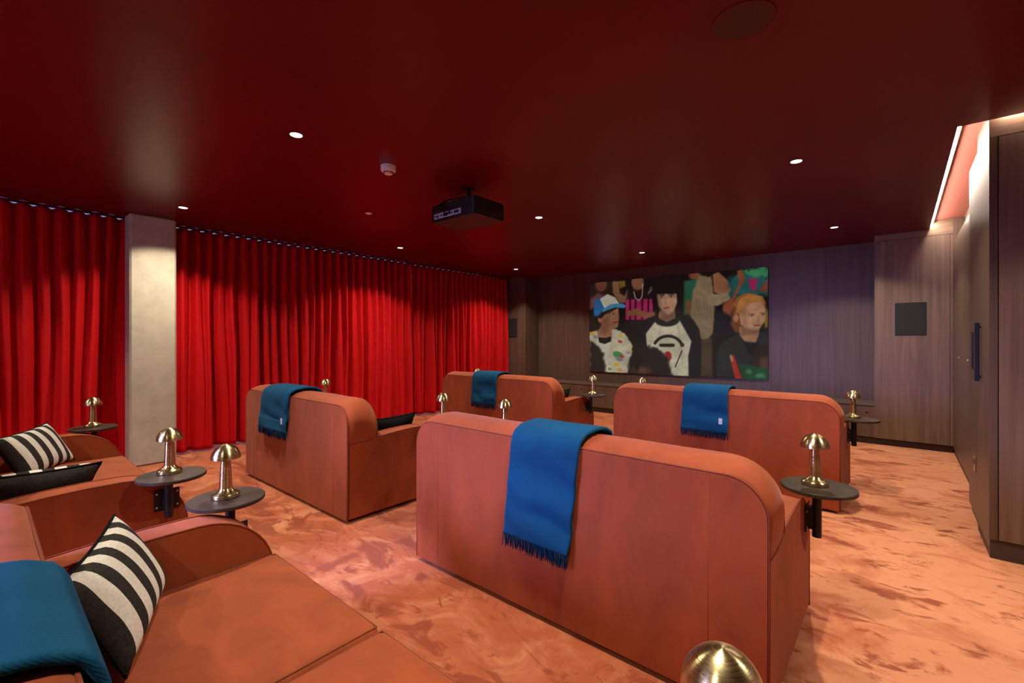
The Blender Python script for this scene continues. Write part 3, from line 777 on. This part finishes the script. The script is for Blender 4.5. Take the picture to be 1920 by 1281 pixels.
# ================================================================ side tables and lamps
def table(x, y, z, side, armx, label):
    """side +1: mounted on the right arm, armx = outer side of the arm"""
    t = thing('side_table', label, 'side table', (x, y, z), group='round side tables fixed to the sofa arms')
    bm = bmesh.new(); lathe(bm, [(0, -0.018), (0.146, -0.018), (0.15, -0.015), (0.15, -0.003), (0.147, 0.0), (0, 0)], 64)
    obj('top', bm, M['top'], t, smooth=30)
    px = armx + side * 0.042 - x
    bm = bmesh.new(); lathe(bm, [(0.019, -0.235), (0.019, -0.018)], 24, c=(px, 0.0, 0)); obj('post', bm, M['black'], t, smooth=30)
    a, b = sorted((armx + side * 0.006 - x, px - side * 0.012)); bm = nb(a, b, -0.02, 0.02, -0.20, -0.10)
    a, b = sorted((armx + side * 0.001 - x, armx + side * 0.008 - x)); box(bm, a, b, -0.055, 0.055, -0.205, -0.095)
    br = obj('bracket', bm, M['black'], t)
    for (yy, zz) in ((-0.045, -0.115), (-0.045, -0.185), (0.045, -0.115), (0.045, -0.185)):
        c = armx + side * 0.009 - x
        obj('screw', nb(c - 0.002, c + 0.002, yy - 0.004, yy + 0.004, zz - 0.004, zz + 0.004), M['aluminium'], br)
    return t
def lamp(x, y, z, label):
    t = thing('table_lamp', label, 'lamp', (x, y, z), group='small brass mushroom lamps')
    bm = bmesh.new(); lathe(bm, [(0, 0.0005), (0.053, 0.0005), (0.055, 0.003), (0.055, 0.016), (0.052, 0.020), (0.040, 0.024), (0.030, 0.032), (0.026, 0.040), (0, 0.040)], 56)
    obj('base', bm, M['brass'], t, smooth=35)
    bm = bmesh.new(); lathe(bm, [(0.0252, 0.0402), (0.0180, 0.19), (0.0, 0.19)], 48); obj('stem', bm, M['brass'], t, smooth=35)
    pr = []
    for k in range(15):
        a = PI / 2 * k / 14; pr.append((0.0585 * math.cos(a), 0.172 + 0.063 * math.sin(a)))
    pr2 = [(r * 0.955, 0.172 + (zz - 0.172) * 0.955) for (r, zz) in pr][::-1]
    pr[-1] = (0.0, pr[-1][1]); pr2[0] = (0.0, pr2[0][1])
    bm = bmesh.new(); lathe(bm, pr2 + pr, 64, cap=False); obj('shade', bm, M['brass'], t, smooth=50)
    return t
T = [  # x, y, z, side, arm outer x, lamp dx, dy, table label, lamp label
 (-0.283, 2.50, 0.632, 1, -0.330, -0.015, 0.015, 'round dark side table on the right arm of the centre sofa', 'brass mushroom lamp on the table beside the centre sofa, fully visible at right'),
 (-0.268, 4.86, 0.632, 1, -0.337, -0.035, 0.03, 'round dark side table at the right end of the sofa before the screen', 'brass mushroom lamp at the right end of the sofa before the screen, against wood panelling'),
 (-2.868, 4.92, 0.630, 1, -2.948, -0.02, 0.02, 'round side table on the right arm of the farthest left sofa', 'thin-looking brass lamp at the right arm of the farthest left sofa'),
 (-2.862, 0.652, 0.608, 1, -2.960, -0.04, 0.0, 'round side table between the two nearest sofas, farther one, in front of the pillar base', 'brass mushroom lamp directly in front of the concrete pillar base'),
 (-2.262, 0.714, 0.606, -1, -2.175, -0.01, 0.0, 'round side table above the left arm of the nearest sofa', 'tallest looking brass lamp, on the table over the nearest sofa left arm'),
 (-4.895, 0.600, 0.608, -1, -4.810, -0.03, 0.0, 'round side table at the far left against the red curtain', 'brass lamp at the left in front of the red curtain left of the pillar'),
 (-0.235, 0.725, 0.606, 1, -0.325, 0.034, -0.005, 'round side table under the lamp at the bottom edge', 'brass lamp cut off by the bottom edge, only its dome showing'),
 (-4.895, 2.53, 0.630, -1, -4.805, 0.0, 0.0, 'side table hidden behind the sofa right of the pillar, curtain side', 'brass lamp peeking over the sofa right of the pillar, against the curtain'),
 (-2.865, 2.49, 0.630, 1, -2.955, 0.0, 0.0, 'side table on the right arm of the sofa right of the pillar, hidden', 'brass lamp rising over the left corner of the centre sofa back'),
 (-2.262, 2.54, 0.630, -1, -2.180, 0.03, 0.0, 'side table on the left arm of the centre sofa, hidden', 'brass lamp rising just left of the biggest blue throw'),
 (-4.93, 4.97, 0.630, -1, -4.798, 0.0, 0.0, 'side table on the left arm of the farthest left sofa, hidden', 'brass lamp dome peeping over the farthest left sofa beside its navy throw'),
 (-2.275, 5.00, 0.630, -1, -2.187, 0.0, 0.0, 'side table on the left arm of the sofa before the screen, hidden', 'brass lamp dome peeping over the sofa before the screen, below the picture'),
]
for (x, y, z, s, ax, dx, dy, tl, ll) in T:
    table(x, y, z, s, ax, tl); lamp(x + dx, y + dy, z, ll)

# ================================================================ projected picture
SX0, SX1, SZ0, SZ1 = -4.56, -1.495, 0.700, 2.402
def build_picture():
    nu, nv = 420, 234
    # homography from picture corner frame used while drawing to unit square
    src = [(125, 240), (1728, 105), (125, 1042), (1728, 1115)]; dst = [(0, 1), (1, 1), (0, 0), (1, 0)]
    A = []; b = []
    for (x, y), (u, v) in zip(src, dst):
        A.append([x, y, 1, 0, 0, 0, -u * x, -u * y]); b.append(u)
        A.append([0, 0, 0, x, y, 1, -v * x, -v * y]); b.append(v)
    h = np.linalg.solve(np.array(A, float), np.array(b, float)); Hm = np.array([[h[0], h[1], h[2]], [h[3], h[4], h[5]], [h[6], h[7], 1]])
    Hi = np.linalg.inv(Hm)
    U, V = np.meshgrid(np.linspace(0, 1, nu + 1), np.linspace(0, 1, nv + 1), indexing='ij')
    q = Hi @ np.stack([U.ravel(), V.ravel(), np.ones(U.size)]); X = (q[0] / q[2]).reshape(U.shape); Y = (q[1] / q[2]).reshape(U.shape)
    img = np.zeros(U.shape + (3,)); img[:] = (24, 20, 18)
    rs = np.random.RandomState(3)
    def wob(f, a, s): return a * (np.sin(X * f + s) * np.cos(Y * f * 1.3 + s * 2) + 0.5 * np.sin(X * f * 2.3 + Y * f * 1.7 + s))
    def fill(mask, col): img[:] = img * (1 - mask[..., None]) + np.array(col, float) * mask[..., None]
    def poly(pts, col, soft=5.0, a=1.0, w=0):
        px = X + (wob(0.05, w, 1) if w else 0); py = Y + (wob(0.06, w, 2) if w else 0)
        inside = np.zeros(U.shape, bool); dist = np.full(U.shape, 1e9)
        n = len(pts)
        for i in range(n):
            x0, y0 = pts[i]; x1, y1 = pts[(i + 1) % n]
            c = ((y0 > py) != (y1 > py)) & (px < (x1 - x0) * (py - y0) / ((y1 - y0) if y1 != y0 else 1e-9) + x0)
            inside ^= c
            dx, dy = x1 - x0, y1 - y0; tt = np.clip(((px - x0) * dx + (py - y0) * dy) / (dx * dx + dy * dy + 1e-9), 0, 1)
            dist = np.minimum(dist, np.hypot(px - x0 - tt * dx, py - y0 - tt * dy))
        sd = np.where(inside, dist, -dist); fill(np.clip(0.5 + sd / (2 * soft), 0, 1) * a, col)
    def ell(cx, cy, rx, ry, col, soft=6.0, a=1.0, rot=0):
        c, s = math.cos(rot), math.sin(rot); dx, dy = X - cx, Y - cy
        r = np.hypot((dx * c + dy * s) / rx, (-dx * s + dy * c) / ry); sd = (1 - r) * min(rx, ry)
        fill(np.clip(0.5 + sd / (2 * soft), 0, 1) * a, col)
    def line(pts, wd, col, a=1.0, soft=2.0):
        dist = np.full(U.shape, 1e9)
        for (x0, y0), (x1, y1) in zip(pts, pts[1:]):
            dx, dy = x1 - x0, y1 - y0; tt = np.clip(((X - x0) * dx + (Y - y0) * dy) / (dx * dx + dy * dy + 1e-9), 0, 1)
            dist = np.minimum(dist, np.hypot(X - x0 - tt * dx, Y - y0 - tt * dy))
        fill(np.clip(0.5 + (wd - dist) / (2 * soft), 0, 1) * a, col)
    skin = (176, 122, 92)
    # -- blurred crowd behind
    poly([(125, 240), (430, 225), (420, 420), (125, 470)], (48, 34, 26), 20)
    ell(232, 255, 52, 62, (122, 72, 52), 8); poly([(130, 390), (200, 330), (290, 360), (300, 430), (130, 480)], (112, 66, 66), 14)
    poly([(335, 225), (392, 225), (400, 330), (445, 360), (470, 300), (500, 420), (400, 420), (340, 330)], (138, 96, 70), 6)
    poly([(390, 225), (450, 220), (455, 270), (400, 290)], (120, 98, 28), 10)
    ell(565, 235, 55, 75, (130, 84, 62), 8); poly([(470, 320), (700, 300), (720, 620), (450, 620)], (36, 24, 26), 16)
    poly([(455, 392), (700, 385), (705, 572), (455, 575)], (176, 42, 92), 6)
    for x in (490, 540, 600, 655): poly([(x, 385), (x + 16, 385), (x + 12, 575), (x - 2, 575)], (40, 22, 30), 4)
    poly([(455, 500), (560, 470), (640, 510), (725, 500), (725, 550), (640, 558), (520, 530), (470, 545)], (140, 88, 60), 6)
    line([(530, 320), (545, 380), (575, 400), (605, 370), (612, 250)], 4, (176, 158, 132)); line([(690, 280), (660, 340), (700, 300)], 5, (120, 90, 76))
    poly([(985, 230), (1120, 200), (1100, 540), (980, 530)], (38, 92, 66), 12); poly([(1000, 400), (1055, 390), (1050, 520), (1000, 520)], (120, 74, 46), 14, w=6)
    ell(1080, 180, 52, 34, (132, 78, 52), 8)
    poly([(1120, 180), (1230, 190), (1260, 480), (1240, 700), (1180, 770), (1120, 740), (1040, 540), (1060, 320)], (134, 112, 84), 8, w=4)
    for k in range(5): line([(1090 + k * 30, 380 + k * 10), (1130 + k * 28, 560 + k * 20)], 5, (104, 86, 64), 0.5, 5)
    poly([(1240, 170), (1290, 150), (1380, 230), (1410, 310), (1350, 370), (1250, 330)], (150, 98, 68), 7)
    poly([(1190, 360), (1390, 330), (1400, 400), (1260, 460), (1190, 440)], (146, 126, 98), 8, w=4)
    poly([(1130, 760), (1235, 740), (1240, 1085), (1130, 1085)], (78, 62, 42), 12)
    poly([(1380, 200), (1728, 110), (1728, 360), (1400, 380)], (34, 92, 92), 26, w=10)
    poly([(1490, 140), (1728, 105), (1728, 190), (1600, 200)], (64, 138, 94), 14, w=10); poly([(1550, 215), (1640, 205), (1620, 320), (1580, 320)], (160, 42, 84), 12)
    poly([(1455, 140), (1500, 130), (1530, 210), (1480, 300), (1430, 400), (1400, 560), (1330, 560), (1330, 440), (1420, 370), (1470, 250)], (136, 74, 52), 8)
    poly([(1640, 320), (1728, 200), (1728, 340)], (122, 70, 52), 10); poly([(1690, 520), (1728, 480), (1728, 640), (1700, 650)], (150, 116, 34), 12)
    poly([(1260, 460), (1420, 560), (1400, 700), (1260, 760)], (26, 28, 34), 16)
    # -- seated spectator with a two-tone cap, left
    poly([(125, 760), (125, 690), (200, 660), (360, 655), (450, 700), (520, 810), (500, 950), (490, 1060), (125, 1050)], (188, 178, 150), 6, w=3)
    for (x, y, r, c) in ((150, 700, 26, (196, 152, 44)), (410, 720, 26, (206, 170, 70)), (405, 772, 20, (176, 48, 40)), (385, 890, 46, (66, 138, 72)), (420, 905, 24, (170, 60, 50)), (400, 930, 34, (134, 130, 130)), (372, 980, 24, (206, 160, 60)), (405, 1030, 22, (206, 140, 60)), (480, 870, 20, (150, 130, 180)), (310, 1020, 18, (90, 130, 70)), (180, 730, 20, (120, 124, 150)), (505, 860, 16, (206, 160, 60))): ell(x, y, r, r * 0.62, c, 4, rot=0.3)
    poly([(200, 735), (330, 725), (320, 790), (290, 1050), (240, 1050), (190, 860)], (196, 188, 168), 5); poly([(203, 735), (328, 725), (322, 770), (265, 795), (215, 780)], (22, 20, 20), 4)
    poly([(190, 560), (260, 500), (390, 470), (396, 560), (385, 640), (330, 664), (330, 720), (270, 740), (200, 730)], (158, 106, 76), 5)
    ell(182, 590, 55, 85, (40, 30, 24), 8); ell(225, 565, 24, 36, (166, 108, 78), 5)
    poly([(200, 500), (300, 480), (390, 462), (330, 500), (260, 530), (240, 560), (200, 560)], (44, 32, 26), 5)
    poly([(162, 500), (170, 400), (230, 360), (262, 470), (205, 540), (170, 540)], (44, 96, 142), 4)
    poly([(220, 385), (290, 340), (360, 370), (400, 430), (262, 470)], (204, 192, 172), 4)
    poly([(255, 470), (330, 430), (430, 425), (462, 450), (440, 468), (360, 462), (240, 505)], (70, 134, 170), 4)
    line([(310, 516), (350, 520)], 5, (40, 26, 22)); line([(345, 600), (384, 596)], 7, (124, 58, 54)); line([(392, 520), (397, 556)], 4, (120, 78, 58))
    # -- standing spectator in a raglan shirt, centre
    poly([(580, 640), (640, 570), (740, 530), (940, 530), (1060, 570), (1120, 660), (1140, 800), (1130, 1085), (590, 1060), (580, 800)], (22, 24, 28), 6)
    poly([(725, 588), (760, 600), (820, 632), (900, 615), (945, 580), (1050, 770), (1022, 900), (1025, 1085), (760, 1075), (650, 850), (640, 700)], (200, 188, 160), 5)
    ell(830, 580, 110, 56, (26, 26, 28), 5); poly([(750, 470), (900, 470), (905, 560), (830, 596), (755, 560)], (150, 108, 82), 5)
    ell(828, 355, 132, 150, (22, 20, 22), 8); poly([(695, 340), (960, 330), (975, 520), (920, 560), (900, 480), (760, 480), (750, 540), (710, 500)], (26, 22, 22), 8, w=4)
    poly([(742, 345), (915, 340), (922, 420), (890, 500), (845, 528), (800, 515), (755, 450)], (178, 134, 106), 6)
    poly([(735, 300), (925, 295), (922, 330), (830, 322), (742, 350)], (20, 18, 20), 5)
    line([(760, 362), (800, 358)], 6, (60, 42, 36)); line([(848, 358), (890, 356)], 6, (60, 42, 36)); line([(822, 370), (814, 425), (828, 432)], 4, (150, 106, 82)); line([(806, 470), (848, 466)], 8, (146, 76, 68))
    for (ex_, ey_) in ((781, 366), (868, 362)):
        ell(ex_, ey_, 30, 18, (128, 90, 72), 12, 0.8); ell(ex_, ey_ + 1, 17, 7, (170, 150, 138), 3); ell(ex_, ey_, 8, 8, (34, 24, 22), 3); line([(ex_ - 26, ey_ - 18), (ex_ + 24, ey_ - 19)], 4, (40, 28, 26), 0.9)
    poly([(742, 345), (775, 345), (775, 470), (800, 515), (755, 450)], (120, 84, 66), 14, 0.6); poly([(800, 505), (845, 530), (905, 500), (905, 560), (830, 596), (770, 575)], (96, 66, 52), 16, 0.55)
    line([(770, 640), (742, 900)], 5, (160, 146, 122), 0.5, 12); line([(930, 640), (970, 960)], 6, (150, 138, 114), 0.5, 14); line([(850, 1000), (870, 1085)], 5, (150, 138, 114), 0.5, 12)
    # plain emblem on the shirt: an arc band, a short bar and a red oval
    arc = [(840 + 132 * math.cos(math.radians(a)), 840 - 118 * math.sin(math.radians(a))) for a in range(25, 156, 8)]
    line(arc, 13, (38, 32, 30)); line([(775, 805), (885, 805)], 15, (38, 32, 30))
    ell(838, 905, 34, 44, (150, 36, 34), 5); line([(905, 1000), (965, 855)], 5, (44, 38, 34)); ell(968, 802, 19, 19, (50, 44, 40), 4)
    # -- red-haired spectator in a dark jacket, right
    ell(1560, 480, 152, 140, (142, 88, 46), 8); poly([(1415, 460), (1500, 480), (1500, 690), (1440, 690), (1400, 620)], (110, 64, 36), 10)
    poly([(1475, 640), (1650, 640), (1650, 780), (1560, 800), (1480, 740)], (166, 120, 90), 6)
    poly([(1270, 1085), (1270, 880), (1320, 780), (1470, 700), (1520, 770), (1620, 780), (1660, 680), (1728, 690), (1728, 1110)], (40, 42, 42), 7)
    poly([(1510, 770), (1560, 800), (1640, 775), (1610, 900), (1560, 880)], (18, 18, 24), 6)
    poly([(1470, 500), (1560, 400), (1680, 420), (1706, 490), (1700, 590), (1650, 665), (1560, 680), (1490, 620)], (190, 142, 108), 6)
    ell(1445, 560, 24, 38, (172, 116, 84), 5)
    poly([(1440, 520), (1470, 400), (1560, 345), (1680, 370), (1712, 440), (1660, 420), (1560, 430), (1490, 520)], (172, 112, 60), 6)
    line([(1560, 532), (1606, 530)], 6, (84, 60, 50)); line([(1665, 524), (1698, 520)], 6, (84, 60, 50)); line([(1640, 540), (1648, 588), (1628, 592)], 4, (160, 112, 84)); line([(1606, 630), (1656, 626)], 8, (164, 84, 74))
    for (ex_, ey_) in ((1583, 536), (1680, 528)):
        ell(ex_, ey_, 30, 18, (150, 108, 84), 12, 0.8); ell(ex_, ey_ + 1, 16, 7, (180, 160, 146), 3); ell(ex_ + 3, ey_, 8, 8, (60, 50, 46), 3)
    poly([(1480, 480), (1540, 460), (1545, 640), (1500, 630)], (140, 96, 72), 18, 0.6); poly([(1490, 640), (1640, 665), (1650, 700), (1480, 720)], (110, 76, 58), 14, 0.6)
    for k in range(8): line([(1430 + k * 30, 520 - k * 16), (1500 + k * 24, 380 - k * 2)], 4, (196, 138, 80), 0.35, 6)
    ell(330, 518, 26, 14, (116, 76, 56), 10, 0.8); ell(334, 519, 14, 6, (176, 156, 140), 3); ell(340, 518, 6, 6, (34, 24, 22), 2)
    poly([(250, 560), (300, 540), (310, 650), (270, 720), (210, 700)], (120, 78, 56), 18, 0.6)
    # -- dark heads in the front row, flags
    poly([(125, 760), (190, 800), (250, 880), (280, 1060), (125, 1060)], (44, 30, 24), 14, w=6)
    poly([(490, 930), (540, 840), (640, 805), (760, 840), (840, 930), (880, 1090), (470, 1090), (480, 1000)], (32, 25, 22), 14, w=8); ell(600, 1030, 75, 34, (104, 66, 46), 22); ell(560, 990, 20, 50, (24, 18, 16), 10)
    for k in range(9): line([(560 + k * 26, 860 + abs(k - 4) * 8), (540 + k * 34, 960 + k * 6)], 3, (60, 50, 44), 0.35, 6)
    ell(1690, 900, 105, 100, (44, 32, 28), 24); ell(1710, 960, 60, 60, (96, 60, 46), 22)
    poly([(1470, 970), (1728, 1010), (1728, 1115), (1500, 1110)], (28, 78, 48), 8); ell(1560, 1040, 30, 22, (70, 120, 84), 8); ell(1660, 1075, 40, 20, (70, 120, 84), 8)
    poly([(1392, 900), (1425, 892), (1500, 1100), (1440, 1108), (1400, 950)], (176, 50, 34), 5); line([(1400, 900), (1412, 940)], 10, (170, 130, 90))
    tex = np.zeros(U.shape)
    for (f, a, ph) in ((0.011, 0.07, 1.0), (0.023, 0.05, 2.2), (0.05, 0.03, 0.7), (0.11, 0.02, 3.1)):
        tex += a * np.sin(X * f + 2.1 * np.sin(Y * f * 0.9 + ph)) * np.cos(Y * f * 1.2 + 1.7 * np.sin(X * f * 0.7 + ph * 2))
    img[:] = np.clip(img * (1 + tex[..., None]) - 5, 0, 255)
    for _ in range(1):
        img[1:-1, 1:-1] = (img[1:-1, 1:-1] * 2 + img[:-2, 1:-1] + img[2:, 1:-1] + img[1:-1, :-2] + img[1:-1, 2:]) / 6
    img[:] *= 1 + 0.05 * rs.randn(*U.shape)[..., None] * 0.6
    s = np.clip(img / 255, 0, 1); lin = np.where(s <= 0.04045, s / 12.92, ((s + 0.055) / 1.055) ** 2.4)
    verts = np.stack([SX0 + (SX1 - SX0) * U.ravel(), np.full(U.size, 0.0), SZ0 + (SZ1 - SZ0) * V.ravel()], 1)
    idx = np.arange(U.size).reshape(U.shape)
    f = np.stack([idx[:-1, :-1], idx[1:, :-1], idx[1:, 1:], idx[:-1, 1:]], -1).reshape(-1, 4)
    me = bpy.data.meshes.new('picture'); me.from_pydata(verts.tolist(), [], f.tolist())
    ca = me.color_attributes.new('picture', 'FLOAT_COLOR', 'POINT')
    rgba = np.ones((U.size, 4), np.float32); rgba[:, :3] = lin.reshape(-1, 3); ca.data.foreach_set('color', rgba.ravel())
    m = bpy.data.materials.new('projected_picture'); m.use_nodes = True; nt = m.node_tree; p = nt.nodes['Principled BSDF']
    at = N(nt, 'VertexColor'); at.layer_name = 'picture'; L(nt, at.outputs[0], p.inputs['Emission Color']); p.inputs['Emission Strength'].default_value = 0.62
    p.inputs['Base Color'].default_value = (0.02, 0.02, 0.02, 1); p.inputs['Roughness'].default_value = 0.9; p.inputs['Specular IOR Level'].default_value = 0.1
    me.materials.append(m); return me
t = thing('projection_screen', 'wide projection screen on the wood wall showing a film still of a crowd', 'screen', (0, 7.672, 0))
link(bpy.data.objects.new('picture', build_picture()), t)
obj('screen_board', nb(SX0 + 0.002, SX1 - 0.002, 0.001, 0.027, SZ0 + 0.002, SZ1 - 0.002), M['black'], t)
